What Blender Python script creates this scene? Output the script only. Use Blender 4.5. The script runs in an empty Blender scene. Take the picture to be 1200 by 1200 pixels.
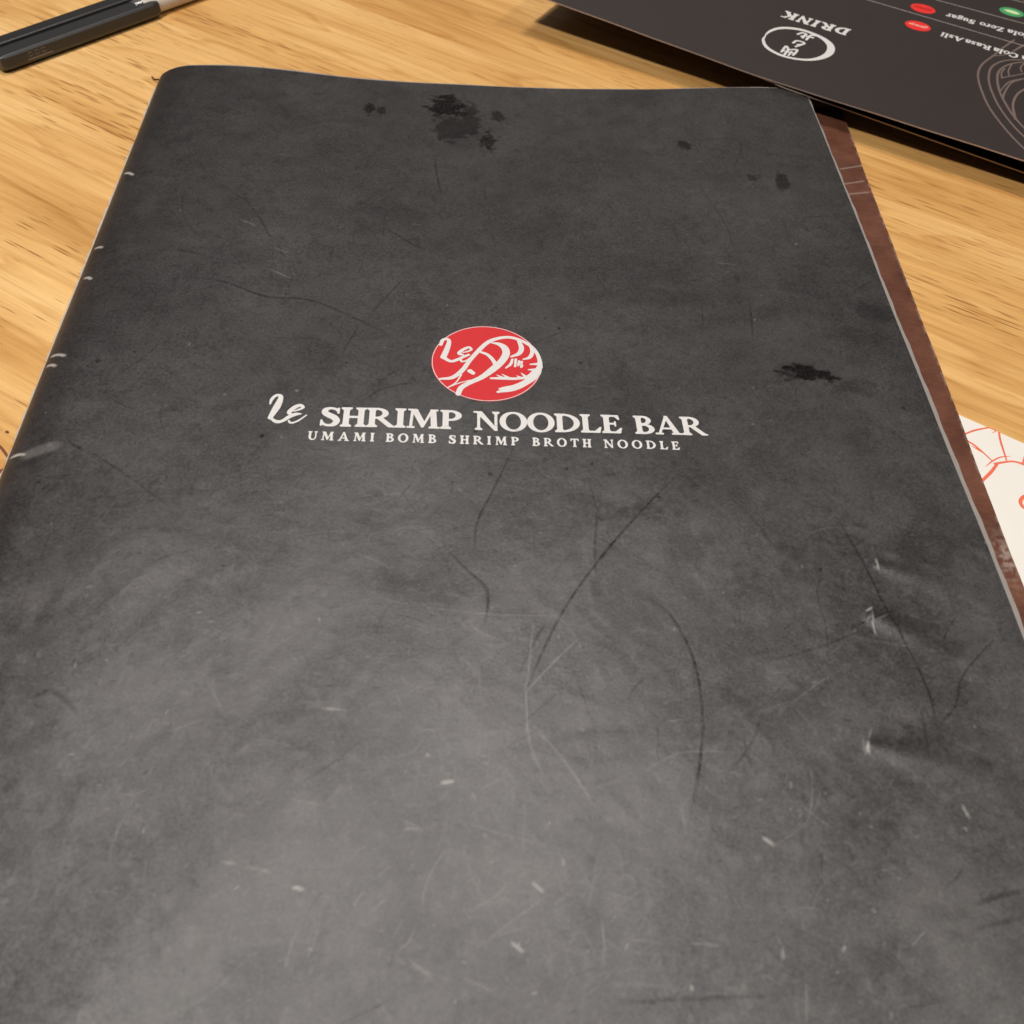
import bpy, math
import numpy as np
from mathutils import Matrix

# ------------------------------------------------------------------ camera, world, lamps
scene = bpy.context.scene
MM = 0.001
F_PX = 1200.0                       # focal length in photo pixels (photo is 1200 px square)
RW = np.array([[0.9982, 0.0212, 0.0568], [-0.0200, -0.7695, 0.6384], [0.0572, -0.6383, -0.7676]])
CAM = np.array([95.58, -318.04, 173.05])      # millimetres; table top is z = 0

cam_d = bpy.data.cameras.new('camera'); cam = bpy.data.objects.new('camera', cam_d)
scene.collection.objects.link(cam); scene.camera = cam
cam_d.sensor_width = 36; cam_d.lens = 36.0 * F_PX / 1200.0
cam_d.clip_start = 0.005; cam_d.clip_end = 50
m = Matrix.Identity(4)
for i in range(3):
    m[i][0] = RW[i, 0]; m[i][1] = -RW[i, 1]; m[i][2] = -RW[i, 2]; m[i][3] = CAM[i] * MM
cam.matrix_world = m
cam_d.dof.use_dof = True; cam_d.dof.focus_distance = 0.262; cam_d.dof.aperture_fstop = 30

world = bpy.data.worlds.new('World'); scene.world = world; world.use_nodes = True
world.node_tree.nodes['Background'].inputs[0].default_value = (1.0, 0.86, 0.72, 1)
world.node_tree.nodes['Background'].inputs[1].default_value = 0.055

def lamp(name, target, direction, dist, size, power, color):
    l = bpy.data.lights.new(name, 'AREA'); l.shape = 'DISK'; l.size = size; l.energy = power; l.color = color
    o = bpy.data.objects.new(name, l); scene.collection.objects.link(o)
    d = np.array(direction, float); d /= np.linalg.norm(d)
    o.location = [t * MM + d[i] * dist for i, t in enumerate(target)]
    from mathutils import Vector
    o.rotation_euler = Vector(d).to_track_quat('Z', 'Y').to_euler()
    return o
lamp('ceiling_lamp', (100, -120, 6), (-0.34, -0.34, 0.87), 1.50, 0.12, 14.5, (1.0, 0.945, 0.89))
lamp('ceiling_lamp_second', (80, -200, 6), (-0.03, 0.33, 0.94), 1.6, 0.42, 10.0, (1.0, 0.94, 0.90))
lamp('ceiling_lamp_third', (120, 40, 6), (0.52, -0.22, 0.82), 1.5, 0.10, 4.2, (1.0, 0.94, 0.87))
lamp('lit_wall_glow', (100, -120, 6), (0.10, 0.80, 0.60), 1.8, 1.1, 0.6, (1.0, 0.94, 0.90))

vs = scene.view_settings
vs.view_transform = 'Standard'; vs.look = 'None'; vs.exposure = 0.06; vs.gamma = 1.0; vs.use_curve_mapping = False

# ------------------------------------------------------------------ photo pixels -> points on a surface
def ray(u, v):
    c = np.array([(u - 600) / F_PX, (v - 600) / F_PX, 1.0])
    return RW @ c
def on_z(u, v, z):
    r = ray(u, v); return CAM + r * ((z - CAM[2]) / r[2])
def on_surf(u, v, zf):
    z = 6.0
    for _ in range(5):
        p = on_z(u, v, z); z = float(zf(p[0], p[1]))
    return on_z(u, v, z)

# ------------------------------------------------------------------ noise
def vnoise(x, y, seed):
    xi = np.floor(x).astype(np.int64); yi = np.floor(y).astype(np.int64)
    fx = x - xi; fy = y - yi
    fx = fx * fx * (3 - 2 * fx); fy = fy * fy * (3 - 2 * fy)
    def h(a, b):
        n = (a * 374761393 + b * 668265263 + seed * 974634777) & 0x7fffffff
        n = ((n ^ (n >> 13)) * 1274126177) & 0x7fffffff
        n = (n ^ (n >> 16)) & 0xffffff
        return n / float(0xffffff)
    return (h(xi, yi) * (1 - fx) + h(xi + 1, yi) * fx) * (1 - fy) + (h(xi, yi + 1) * (1 - fx) + h(xi + 1, yi + 1) * fx) * fy
def fbm(x, y, seed, oct=4):
    r = 0; a = 0.5; s = 0
    for k in range(oct):
        r = r + a * vnoise(x, y, seed + k * 17); s += a; a *= 0.5; x = x * 2.03 + 5.1; y = y * 2.03 + 1.7
    return r / s
def sstep(a, b, x):
    t = np.clip((x - a) / (b - a), 0, 1); return t * t * (3 - 2 * t)

# ------------------------------------------------------------------ surfaces (mm)
SP0, SP1 = -2.2, 9.5                 # spine rounding from the fold to the flat of the cover
def cover_flat(x, y):
    x = np.asarray(x, float); y = np.asarray(y, float)
    z = 6.0 + 1.1 * np.exp(-((x - 26) / 26) ** 2) * np.exp(-(y / 120) ** 2) + 0.5 * np.exp(-((x - 22) / 22) ** 2)
    z = z - 0.9 * np.exp(-((x - 110) / 45) ** 2) * np.exp(-(y / 55) ** 2)
    z = z + 2.9 * np.exp(-((212 - x) / 42) ** 2) * np.exp(-(y / 60) ** 2)
    z = z + 0.25 * np.sin(x / 23.0 + y / 41.0 + 0.7) + 0.16 * np.sin(x / 13.0 - y / 17.0) + 0.09 * np.sin(x / 31.0 + y / 9.5 + 2.0) + 0.05 * np.sin(x / 7.3 + y / 8.9 + 1.0)
    lowr = 0.30 + 0.70 * sstep(-120, -200, y)
    p1 = 0.80 * x - 0.60 * y; p2 = 0.60 * x + 0.80 * y; q1 = 0.45 * x + 0.89 * y; q2 = -0.89 * x + 0.45 * y
    z = z + lowr * (0.20 * (fbm(p1 / 27 + 3, p2 / 23 + 70, 201, 3) - 0.5) - 0.28 * np.abs(fbm(q1 / 21 + 9, q2 / 16 + 40, 211, 4) - 0.5) - 0.18 * np.abs(fbm(p1 / 8.5 + 20, p2 / 6.5 + 90, 221, 3) - 0.5))
    # creases and dents left by fingers
    for (cx, cy, ax, ay, L, w, amp) in CREASES:
        s = (x - cx) * ax + (y - cy) * ay; t = -(x - cx) * ay + (y - cy) * ax
        g = np.where((s > 0), np.exp(-(s / L) ** 2), np.exp(-(s / (0.8 if L < 27 and w < 1.7 else L * 0.5)) ** 2))
        z = z + amp * (0.6 if L < 27 and w < 1.7 else 0.3) * g * np.exp(-(t / (w + 0.16 * np.clip(s, 0, 60))) ** 2) 
    return z
CREASES = []
def cover_z(x, y):
    x = np.asarray(x, float)
    zf = cover_flat(x, y)
    q = np.clip((SP1 - x) / (SP1 - SP0), 0, 1)
    return zf - (zf - 1.4) * (1 - np.sqrt(np.clip(1 - q * q, 0, 1)))
def c_at(u, v): return on_surf(u, v, cover_z)
_c = []
for (u, v, u2, v2, w, amp, L) in [(1030, 662, 1120, 690, 1.2, 0.55, 18), (1020, 722, 1110, 760, 1.6, 0.85, 26), (1018, 875, 1120, 900, 1.5, 0.75, 24),
                                (700, 850, 960, 790, 1.6, -0.42, 40), (720, 895, 900, 870, 1.8, 0.40, 30), (690, 1000, 800, 975, 2.0, 0.35, 22),
                                (560, 1050, 760, 1010, 4, -0.45, 30), (820, 835, 960, 835, 2.2, 0.3, 30), (1010, 640, 1110, 610, 2.5, -0.3, 20),
                                (420, 690, 640, 720, 4, 0.35, 40), (340, 900, 560, 960, 5, 0.4, 35), (880, 1060, 1120, 1110, 4, -0.35, 35)]:
    p = on_z(u, v, 6); q = on_z(u2, v2, 6); d = (q - p)[:2]; d = d / np.linalg.norm(d)
    _c.append((p[0], p[1], d[0], d[1], L, w, amp))
CREASES = _c

# drink leaflet: coordinates (s along its near edge, t across), lies over the booklet's corner
CA = math.radians(-31.0); CD = np.array([math.cos(CA), math.sin(CA)]); CN = np.array([-math.sin(CA), math.cos(CA)])
C0 = np.array([193.3, 5.4]); S_MIN, S_MAX, T_MAX = -91.0, 212.0, 117.0
def up_z(s):
    s = np.asarray(s, float); return 10.6 + 0.5 * (np.sqrt((0.043 * s) ** 2 * 1.0 + 0.04) - 0.043 * s) + 0.003 * np.clip(s - 100, 0, 999) * 0
def low_z(s):
    s = np.asarray(s, float)
    return np.where(s < 5, 9.75 - 0.022 * (s - 5), np.maximum(9.75 - 0.068 * (s - 5), 0.7))
def card_z(x, y):
    return up_z((np.asarray(x) - C0[0]) * CD[0] + (np.asarray(y) - C0[1]) * CD[1])
def k_at(u, v): return on_surf(u, v, card_z)

# ------------------------------------------------------------------ materials
def newmat(name):
    mt = bpy.data.materials.new(name); mt.use_nodes = True
    nt = mt.node_tree; b = nt.nodes['Principled BSDF']
    return mt, nt, b
def N(nt, kind, **kw):
    n = nt.nodes.new(kind)
    for k, v in kw.items(): setattr(n, k, v)
    return n
def ramp(nt, src, stops):
    r = N(nt, 'ShaderNodeValToRGB'); e = r.color_ramp.elements
    while len(e) < len(stops): e.new(0.5)
    for i, (p, c) in enumerate(stops):
        e[i].position = p; e[i].color = c if len(c) == 4 else (*c, 1)
    nt.links.new(src, r.inputs[0]); return r.outputs[0]
def noise(nt, vec, scale, detail=4, rough=0.55, dist=0.0):
    n = N(nt, 'ShaderNodeTexNoise'); n.inputs['Scale'].default_value = scale; n.inputs['Detail'].default_value = detail
    n.inputs['Roughness'].default_value = rough; n.inputs['Distortion'].default_value = dist
    nt.links.new(vec, n.inputs['Vector']); return n.outputs['Fac']
def mapping(nt, vec, scale=(1, 1, 1), loc=None):
    mp = N(nt, 'ShaderNodeMapping'); mp.inputs['Scale'].default_value = scale
    nt.links.new(vec, mp.inputs['Vector'])
    if loc is not None: nt.links.new(loc, mp.inputs['Location'])
    return mp.outputs[0]
def mix(nt, fac, a, b, mode='MIX'):
    x = N(nt, 'ShaderNodeMix', data_type='RGBA', blend_type=mode)
    for sock, v in ((x.inputs[0], fac), (x.inputs[6], a), (x.inputs[7], b)):
        if isinstance(v, (int, float)): sock.default_value = v
        elif isinstance(v, tuple): sock.default_value = v if len(v) == 4 else (*v, 1)
        else: nt.links.new(v, sock)
    return x.outputs[2]
def mth(nt, op, a, b=None, clamp=False):
    x = N(nt, 'ShaderNodeMath', operation=op, use_clamp=clamp)
    for i, v in enumerate((a, b)):
        if v is None: continue
        if isinstance(v, (int, float)): x.inputs[i].default_value = v
        else: nt.links.new(v, x.inputs[i])
    return x.outputs[0]
def bump(nt, b, h, strength, dist):
    n = N(nt, 'ShaderNodeBump'); n.inputs['Strength'].default_value = strength; n.inputs['Distance'].default_value = dist
    nt.links.new(h, n.inputs['Height']); nt.links.new(n.outputs[0], b.inputs['Normal'])
def objco(nt): return N(nt, 'ShaderNodeTexCoord').outputs['Object']
def attr(nt, name): return N(nt, 'ShaderNodeAttribute', attribute_name=name).outputs['Fac']

def mat_simple(name, col, rough=0.5, spec=0.5, nscale=400, var=0.12, bmp=0.15):
    mt, nt, b = newmat(name); co = objco(nt)
    f = noise(nt, co, nscale, 5)
    c = mix(nt, f, tuple(x * (1 - var) for x in col), tuple(min(1, x * (1 + var)) for x in col))
    nt.links.new(c, b.inputs['Base Color']); b.inputs['Roughness'].default_value = rough
    b.inputs['Specular IOR Level'].default_value = spec
    bump(nt, b, noise(nt, co, nscale * 4, 3), bmp, 0.00004)
    return mt

def mat_wood():
    mt, nt, b = newmat('oak_wood'); co = objco(nt)
    oi = N(nt, 'ShaderNodeObjectInfo').outputs['Random']
    off = N(nt, 'ShaderNodeCombineXYZ'); nt.links.new(mth(nt, 'MULTIPLY', oi, 7.3), off.inputs[0]); nt.links.new(mth(nt, 'MULTIPLY', oi, 3.1), off.inputs[1])
    base = mapping(nt, co, (1, 1, 1), off.outputs[0])
    # broad figure: long rings bent by slow noise
    w = N(nt, 'ShaderNodeTexNoise'); w.inputs['Scale'].default_value = 1.0; w.inputs['Detail'].default_value = 3
    nt.links.new(mapping(nt, base, (4.5, 26, 1)), w.inputs['Vector'])
    warp = mth(nt, 'MULTIPLY', w.outputs['Fac'], 2.6)
    sep = N(nt, 'ShaderNodeSeparateXYZ'); nt.links.new(base, sep.inputs[0])
    ring = mth(nt, 'ADD', mth(nt, 'MULTIPLY', sep.outputs[1], 62.0), mth(nt, 'MULTIPLY', warp, 3.2))
    rings = mth(nt, 'FRACT', ring)
    broad = noise(nt, mapping(nt, base, (5, 42, 1)), 1.0, 4, 0.55)
    fibre = noise(nt, mapping(nt, base, (18, 520, 1)), 1.0, 6, 0.65)
    blotch = noise(nt, mapping(nt, base, (11, 24, 1)), 1.0, 3, 0.5)
    c = ramp(nt, broad, [(0.25, (0.50, 0.27, 0.085)), (0.43, (0.70, 0.43, 0.165)), (0.60, (0.80, 0.53, 0.23)), (0.85, (0.88, 0.64, 0.33))])
    rr = ramp(nt, rings, [(0.0, (1, 1, 1)), (0.70, (0.95, 0.92, 0.88)), (0.92, (0.80, 0.70, 0.58)), (1.0, (1, 1, 1))])
    c = mix(nt, 0.75, c, rr, 'MULTIPLY')
    ff = ramp(nt, fibre, [(0.30, (0.66, 0.55, 0.42)), (0.50, (0.96, 0.94, 0.92)), (0.70, (1.10, 1.10, 1.08))])
    c = mix(nt, 0.65, c, ff, 'MULTIPLY')
    ff2 = ramp(nt, noise(nt, mapping(nt, base, (45, 2300, 1)), 1.0, 4, 0.7), [(0.30, (0.70, 0.60, 0.48)), (0.48, (1, 1, 1)), (0.72, (1.08, 1.08, 1.06))])
    c = mix(nt, 0.45, c, ff2, 'MULTIPLY')
    c = mix(nt, 0.5, c, ramp(nt, blotch, [(0.3, (0.80, 0.68, 0.52)), (0.6, (1, 1, 1))]), 'MULTIPLY')
    # open pores: short dark dashes along the grain
    v = N(nt, 'ShaderNodeTexVoronoi', feature='F1'); v.inputs['Scale'].default_value = 1.0; v.inputs['Randomness'].default_value = 1.0
    nt.links.new(mapping(nt, base, (70, 1050, 1)), v.inputs['Vector'])
    dens = noise(nt, mapping(nt, base, (8, 55, 1)), 1.0, 3)
    thr = mth(nt, 'MULTIPLY', mth(nt, 'SUBTRACT', dens, 0.34, True), 1.15)
    pore = mth(nt, 'MULTIPLY', mth(nt, 'SUBTRACT', thr, v.outputs['Distance'], True), 7.0, True)
    c = mix(nt, mth(nt, 'MULTIPLY', pore, 0.78), c, (0.27, 0.115, 0.032))
    tint = ramp(nt, oi, [(0.0, (0.96, 0.89, 0.78)), (0.5, (1.0, 0.94, 0.85)), (1.0, (1.02, 0.99, 0.94))])
    c = mix(nt, 1.0, c, tint, 'MULTIPLY')
    nt.links.new(c, b.inputs['Base Color'])
    nt.links.new(mth(nt, 'ADD', mth(nt, 'MULTIPLY', fibre, 0.18), 0.36), b.inputs['Roughness'])
    b.inputs['Specular IOR Level'].default_value = 0.35
    hh = mth(nt, 'SUBTRACT', mth(nt, 'MULTIPLY', fibre, 0.35), pore)
    bump(nt, b, hh, 0.35, 0.00012)
    return mt

def mat_cover():
    mt, nt, b = newmat('worn_black_laminate'); co = objco(nt)
    stain = attr(nt, 'stain'); wear = attr(nt, 'wear'); tone = attr(nt, 'tone')
    fine = ramp(nt, noise(nt, co, 1500, 6, 0.75), [(0.34, (0, 0, 0)), (0.66, (1, 1, 1))]); mid = ramp(nt, noise(nt, co, 150, 8, 0.68, 0.6), [(0.28, (0, 0, 0)), (0.72, (1, 1, 1))]); big = noise(nt, co, 26, 4, 0.6)
    c = mix(nt, big, (0.0205, 0.0168, 0.0175), (0.0162, 0.0160, 0.0172))
    c = mix(nt, 0.7, c, ramp(nt, mid, [(0.3, (0.86, 0.85, 0.85)), (0.7, (1.12, 1.11, 1.10))]), 'MULTIPLY')
    c = mix(nt, 0.6, c, ramp(nt, fine, [(0.3, (0.75, 0.75, 0.75)), (0.7, (1.28, 1.27, 1.25))]), 'MULTIPLY')
    c = mix(nt, mth(nt, 'MULTIPLY', tone, 0.55), c, (0.048, 0.043, 0.041))
    c = mix(nt, stain, c, (0.008, 0.0065, 0.0065))
    c = mix(nt, wear, c, (0.42, 0.40, 0.37))
    nt.links.new(c, b.inputs['Base Color'])
    r = mth(nt, 'ADD', mth(nt, 'ADD', mth(nt, 'MULTIPLY', mid, 0.06), mth(nt, 'MULTIPLY', fine, 0.09)), 0.355)
    r = mth(nt, 'ADD', r, mth(nt, 'MULTIPLY', tone, 0.03))
    r = mth(nt, 'SUBTRACT', r, mth(nt, 'MULTIPLY', stain, 0.14))
    nt.links.new(r, b.inputs['Roughness'])
    s = mth(nt, 'SUBTRACT', mth(nt, 'ADD', mth(nt, 'ADD', mth(nt, 'ADD', mth(nt, 'MULTIPLY', mid, 0.15), mth(nt, 'MULTIPLY', fine, 0.34)), 0.42), mth(nt, 'MULTIPLY', tone, 0.17)), mth(nt, 'MULTIPLY', stain, 0.70), True)
    nt.links.new(s, b.inputs['Specular IOR Level'])
    h = mth(nt, 'ADD', mth(nt, 'MULTIPLY', fine, 0.6), mth(nt, 'MULTIPLY', mid, 0.9))
    h = mth(nt, 'ADD', h, mth(nt, 'SUBTRACT', mth(nt, 'MULTIPLY', wear, 0.5), mth(nt, 'MULTIPLY', stain, 0.5)))
    b.inputs['IOR'].default_value = 1.63
    bump(nt, b, h, 0.45, 0.00006)
    return mt

def mat_brown():
    mt, nt, b = newmat('brown_laminated_paper'); co = objco(nt)
    f = noise(nt, co, 70, 5, 0.6); g = noise(nt, mapping(nt, co, (300, 900, 1)), 1.0, 4, 0.7)
    c = ramp(nt, f, [(0.3, (0.088, 0.032, 0.019)), (0.55, (0.135, 0.053, 0.032)), (0.75, (0.18, 0.075, 0.046))])
    c = mix(nt, 0.5, c, ramp(nt, g, [(0.35, (0.7, 0.68, 0.66)), (0.65, (1.25, 1.22, 1.2))]), 'MULTIPLY')
    c = mix(nt, attr(nt, 'wear'), c, (0.52, 0.44, 0.38))
    nt.links.new(c, b.inputs['Base Color']); b.inputs['Roughness'].default_value = 0.38
    bump(nt, b, g, 0.25, 0.00006)
    return mt

M_WOOD = mat_wood(); M_COVER = mat_cover(); M_BROWN = mat_brown()
M_PAGE = mat_simple('page_paper', (0.27, 0.245, 0.225), 0.6, 0.4, 300, 0.15)
M_EDGE = mat_simple('card_edge', (0.40, 0.30, 0.25), 0.7, 0.3, 900, 0.3)
M_CUT = mat_simple('cut_paper_edge', (0.50, 0.46, 0.42), 0.7, 0.3, 900, 0.25)
def mat_print(name, col, rough):
    mt, nt, b = newmat(name); co = objco(nt)
    f = noise(nt, co, 500, 5); g = noise(nt, mapping(nt, co, (260, 900, 1)), 1.0, 5, 0.7, 0.8); k = noise(nt, co, 1700, 4, 0.7)
    c = mix(nt, f, tuple(x * 0.93 for x in col), tuple(min(1, x * 1.07) for x in col))
    c = mix(nt, ramp(nt, g, [(0.60, (0, 0, 0)), (0.74, (0.32, 0.32, 0.32))]), c, (0.09, 0.08, 0.08))
    c = mix(nt, ramp(nt, k, [(0.60, (0, 0, 0)), (0.76, (0.40, 0.40, 0.40))]), c, (0.12, 0.11, 0.10))
    nt.links.new(c, b.inputs['Base Color']); b.inputs['Roughness'].default_value = rough
    bump(nt, b, k, 0.2, 0.00005)
    return mt
M_CARD = mat_simple('dark_brown_card', (0.033, 0.0245, 0.0235), 0.46, 0.5, 120, 0.10)
M_WHITE = mat_print('white_print', (0.69, 0.68, 0.665), 0.42)
M_RED = mat_print('red_print', (0.60, 0.020, 0.026), 0.40)
M_BADGE_RED = mat_simple('badge_red_print', (0.78, 0.035, 0.030), 0.45, 0.4, 300, 0.06, 0.1)
M_GREEN = mat_simple('badge_green_print', (0.07, 0.34, 0.13), 0.45, 0.4, 300, 0.06, 0.1)
M_PALE = mat_simple('badge_pale_print', (0.62, 0.78, 0.42), 0.45, 0.4, 300, 0.06, 0.1)
M_PINK = mat_simple('badge_script_print', (0.85, 0.42, 0.36), 0.45, 0.4, 300, 0.06, 0.1)
M_RULE = mat_simple('rule_print', (0.36, 0.31, 0.28), 0.5, 0.4, 300, 0.1, 0.1)
M_ART = mat_simple('taupe_line_print', (0.165, 0.120, 0.105), 0.46, 0.5, 300, 0.1, 0.1)
M_PAPER = mat_simple('placemat_paper', (0.78, 0.755, 0.70), 0.75, 0.25, 120, 0.03)
M_INK = mat_simple('coral_ink', (0.78, 0.16, 0.085), 0.7, 0.25, 160, 0.18)
M_BLACK = mat_simple('black_plastic', (0.016, 0.016, 0.0165), 0.42, 0.8, 700, 0.2, 0.3)
M_THREAD = mat_simple('black_thread', (0.02, 0.012, 0.010), 0.8, 0.2, 900, 0.2)
M_PENMARK = mat_simple('pen_marking', (0.20, 0.165, 0.145), 0.5, 0.4, 500, 0.1, 0.1)
M_LABEL = mat_simple('pen_label_film', (0.58, 0.54, 0.48), 0.35, 0.5, 300, 0.08, 0.1)
M_GREY = mat_simple('grey_print', (0.33, 0.32, 0.31), 0.5, 0.4, 300, 0.1, 0.1)
def mat_clear():
    mt, nt, b = newmat('clear_plastic'); f = noise(nt, objco(nt), 200, 3)
    nt.links.new(mth(nt, 'ADD', mth(nt, 'MULTIPLY', f, 0.06), 0.06), b.inputs['Roughness'])
    b.inputs['Base Color'].default_value = (0.95, 0.93, 0.90, 1)
    b.inputs['Transmission Weight'].default_value = 0.9; b.inputs['IOR'].default_value = 1.45
    return mt
M_CLEAR = mat_clear()

# ------------------------------------------------------------------ mesh helpers (coordinates in mm)
def obj_from(name, verts, faces, mats, parent=None, smooth=False, fmat=None, origin=(0, 0, 0)):
    me = bpy.data.meshes.new(name)
    v = (np.asarray(verts, float) - np.array(origin)) * MM
    me.from_pydata(v.tolist(), [], [list(map(int, f)) for f in faces])
    for mt in (mats if isinstance(mats, (list, tuple)) else [mats]): me.materials.append(mt)
    if fmat is not None: me.polygons.foreach_set('material_index', np.asarray(fmat, np.int32))
    if smooth: me.polygons.foreach_set('use_smooth', np.ones(len(me.polygons), bool))
    me.update()
    o = bpy.data.objects.new(name, me); scene.collection.objects.link(o)
    o.location = [c * MM for c in origin]
    if parent is not None:
        o.parent = parent; o.matrix_parent_inverse = Matrix.Translation(parent.location).inverted() if parent.rotation_euler.z == 0 else parent.matrix_basis.inverted()
    return o
def thing(name, label, cat, loc=(0, 0, 0)):
    o = bpy.data.objects.new(name, None); scene.collection.objects.link(o); o.empty_display_size = 0.02
    o.location = [c * MM for c in loc]; o['label'] = label; o['category'] = cat
    return o

def grid_quads(nx, ny):
    i = np.arange((ny - 1) * (nx - 1)); r = i // (nx - 1); c = i % (nx - 1)
    a = r * nx + c
    return np.stack([a, a + 1, a + nx + 1, a + nx], 1)
def sheet(name, PX, PY, PZ, thick, mats, parent, attrs=None, both=True):
    """solid sheet from grids of points (ny, nx); rows run upward in y, columns to +x"""
    ny, nx = PX.shape
    top = np.stack([PX.ravel(), PY.ravel(), PZ.ravel()], 1)
    q = grid_quads(nx, ny)
    idx = np.arange(nx * ny).reshape(ny, nx)
    loop = np.concatenate([idx[0, :], idx[1:, -1], idx[-1, -2::-1], idx[-2:0:-1, 0]])
    n0 = nx * ny
    if both:
        bot = top - [0, 0, thick]; verts = np.concatenate([top, bot])
        qb = q[:, ::-1] + n0; lb = loop + n0
    else:
        verts = np.concatenate([top, top[loop] - [0, 0, thick]]); qb = np.zeros((0, 4), int); lb = n0 + np.arange(len(loop))
    l2 = np.roll(loop, -1); lb2 = np.roll(lb, -1)
    side = np.stack([loop, lb, lb2, l2], 1)
    faces = np.concatenate([q, qb, side]).astype(np.int32)
    me = bpy.data.meshes.new(name)
    nv, nf = len(verts), len(faces)
    me.vertices.add(nv); me.vertices.foreach_set('co', (verts * MM).astype(np.float32).ravel())
    me.loops.add(nf * 4); me.loops.foreach_set('vertex_index', faces.ravel())
    me.polygons.add(nf); me.polygons.foreach_set('loop_start', np.arange(0, nf * 4, 4, dtype=np.int32))
    mats = mats if isinstance(mats, (list, tuple)) else [mats]
    for mt in mats: me.materials.append(mt)
    mi = np.zeros(nf, np.int32)
    if len(mats) > 1: mi[len(q) + len(qb):] = 1
    me.polygons.foreach_set('material_index', mi)
    sm = np.ones(nf, bool); sm[len(q) + len(qb):] = False
    me.polygons.foreach_set('use_smooth', sm)
    if attrs:
        for k, a in attrs.items():
            full = np.zeros(nv, np.float32); full[:n0] = a.ravel()
            if both: full[n0:] = a.ravel()
            at = me.attributes.new(k, 'FLOAT', 'POINT'); at.data.foreach_set('value', full)
    me.update(calc_edges=True); me.validate()
    # sharp rim so the top shades flat up to its edge
    ev = np.empty(len(me.edges) * 2, np.int32); me.edges.foreach_get('vertices', ev); ev = ev.reshape(-1, 2)
    inrim = np.zeros(nv, bool); inrim[loop] = True; inrim[lb] = True
    sh = inrim[ev[:, 0]] & inrim[ev[:, 1]]
    at = me.attributes.get('sharp_edge') or me.attributes.new('sharp_edge', 'BOOLEAN', 'EDGE'); at.data.foreach_set('value', sh)
    o = bpy.data.objects.new(name, me); scene.collection.objects.link(o)
    if parent is not None:
        o.parent = parent; o.matrix_parent_inverse = parent.matrix_basis.inverted()
    return o

# ---- signed-distance drawing: shapes -> flat printed meshes by marching squares
def sd_box(x0, y0, x1, y1):
    return lambda X, Y: np.maximum(np.maximum(x0 - X, X - x1), np.maximum(y0 - Y, Y - y1))
def sd_ell(cx, cy, rx, ry):
    return lambda X, Y: (np.sqrt(((X - cx) / rx) ** 2 + ((Y - cy) / ry) ** 2) - 1) * min(rx, ry)
def sd_poly(pts):
    pts = np.array(pts, float)
    def f(X, Y):
        d = np.full(X.shape, 1e9); ins = np.zeros(X.shape, bool); n = len(pts)
        for i in range(n):
            a = pts[i]; b = pts[(i + 1) % n]; e = b - a
            t = np.clip(((X - a[0]) * e[0] + (Y - a[1]) * e[1]) / (e @ e + 1e-12), 0, 1)
            d = np.minimum(d, np.hypot(X - a[0] - e[0] * t, Y - a[1] - e[1] * t))
            c = (a[1] > Y) != (b[1] > Y)
            ins ^= c & (X < (b[0] - a[0]) * (Y - a[1]) / (b[1] - a[1] + 1e-15) + a[0])
        return np.where(ins, -d, d)
    return f
def catmull(pts, n=8):
    p = np.array(pts, float)
    if len(p) < 3: return np.array([p[0] + (p[-1] - p[0]) * t for t in np.linspace(0, 1, n)])
    q = np.vstack([2 * p[0] - p[1], p, 2 * p[-1] - p[-2]]); out = []
    for i in range(1, len(q) - 2):
        for t in np.linspace(0, 1, n, endpoint=False):
            a, b, c, d = q[i - 1], q[i], q[i + 1], q[i + 2]
            out.append(0.5 * (2 * b + (c - a) * t + (2 * a - 5 * b + 4 * c - d) * t * t + (3 * b - a - 3 * c + d) * t ** 3))
    out.append(p[-1]); return np.array(out)
def sd_stroke(pts, r, n=6):
    """pts (k,2), r scalar or k half-widths; smoothed"""
    r = np.full(len(pts), r, float) if np.isscalar(r) else np.array(r, float)
    c = catmull(np.column_stack([np.array(pts, float), r]), n)
    def f(X, Y):
        d = np.full(X.shape, 1e9)
        for a, b in zip(c[:-1], c[1:]):
            e = b[:2] - a[:2]; L = e @ e
            if L < 1e-14: continue
            t = np.clip(((X - a[0]) * e[0] + (Y - a[1]) * e[1]) / L, 0, 1)
            d = np.minimum(d, np.hypot(X - a[0] - e[0] * t, Y - a[1] - e[1] * t) - (a[2] + (b[2] - a[2]) * t))
        return d
    f.bounds = (c[:, 0].min(), c[:, 1].min(), c[:, 0].max(), c[:, 1].max(), c[:, 2].max())
    return f
def U(*fs): return lambda X, Y: np.minimum.reduce([f(X, Y) for f in fs])
def S(a, *bs): return lambda X, Y: np.maximum.reduce([a(X, Y)] + [-b(X, Y) for b in bs])
def I(*fs): return lambda X, Y: np.maximum.reduce([f(X, Y) for f in fs])

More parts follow.
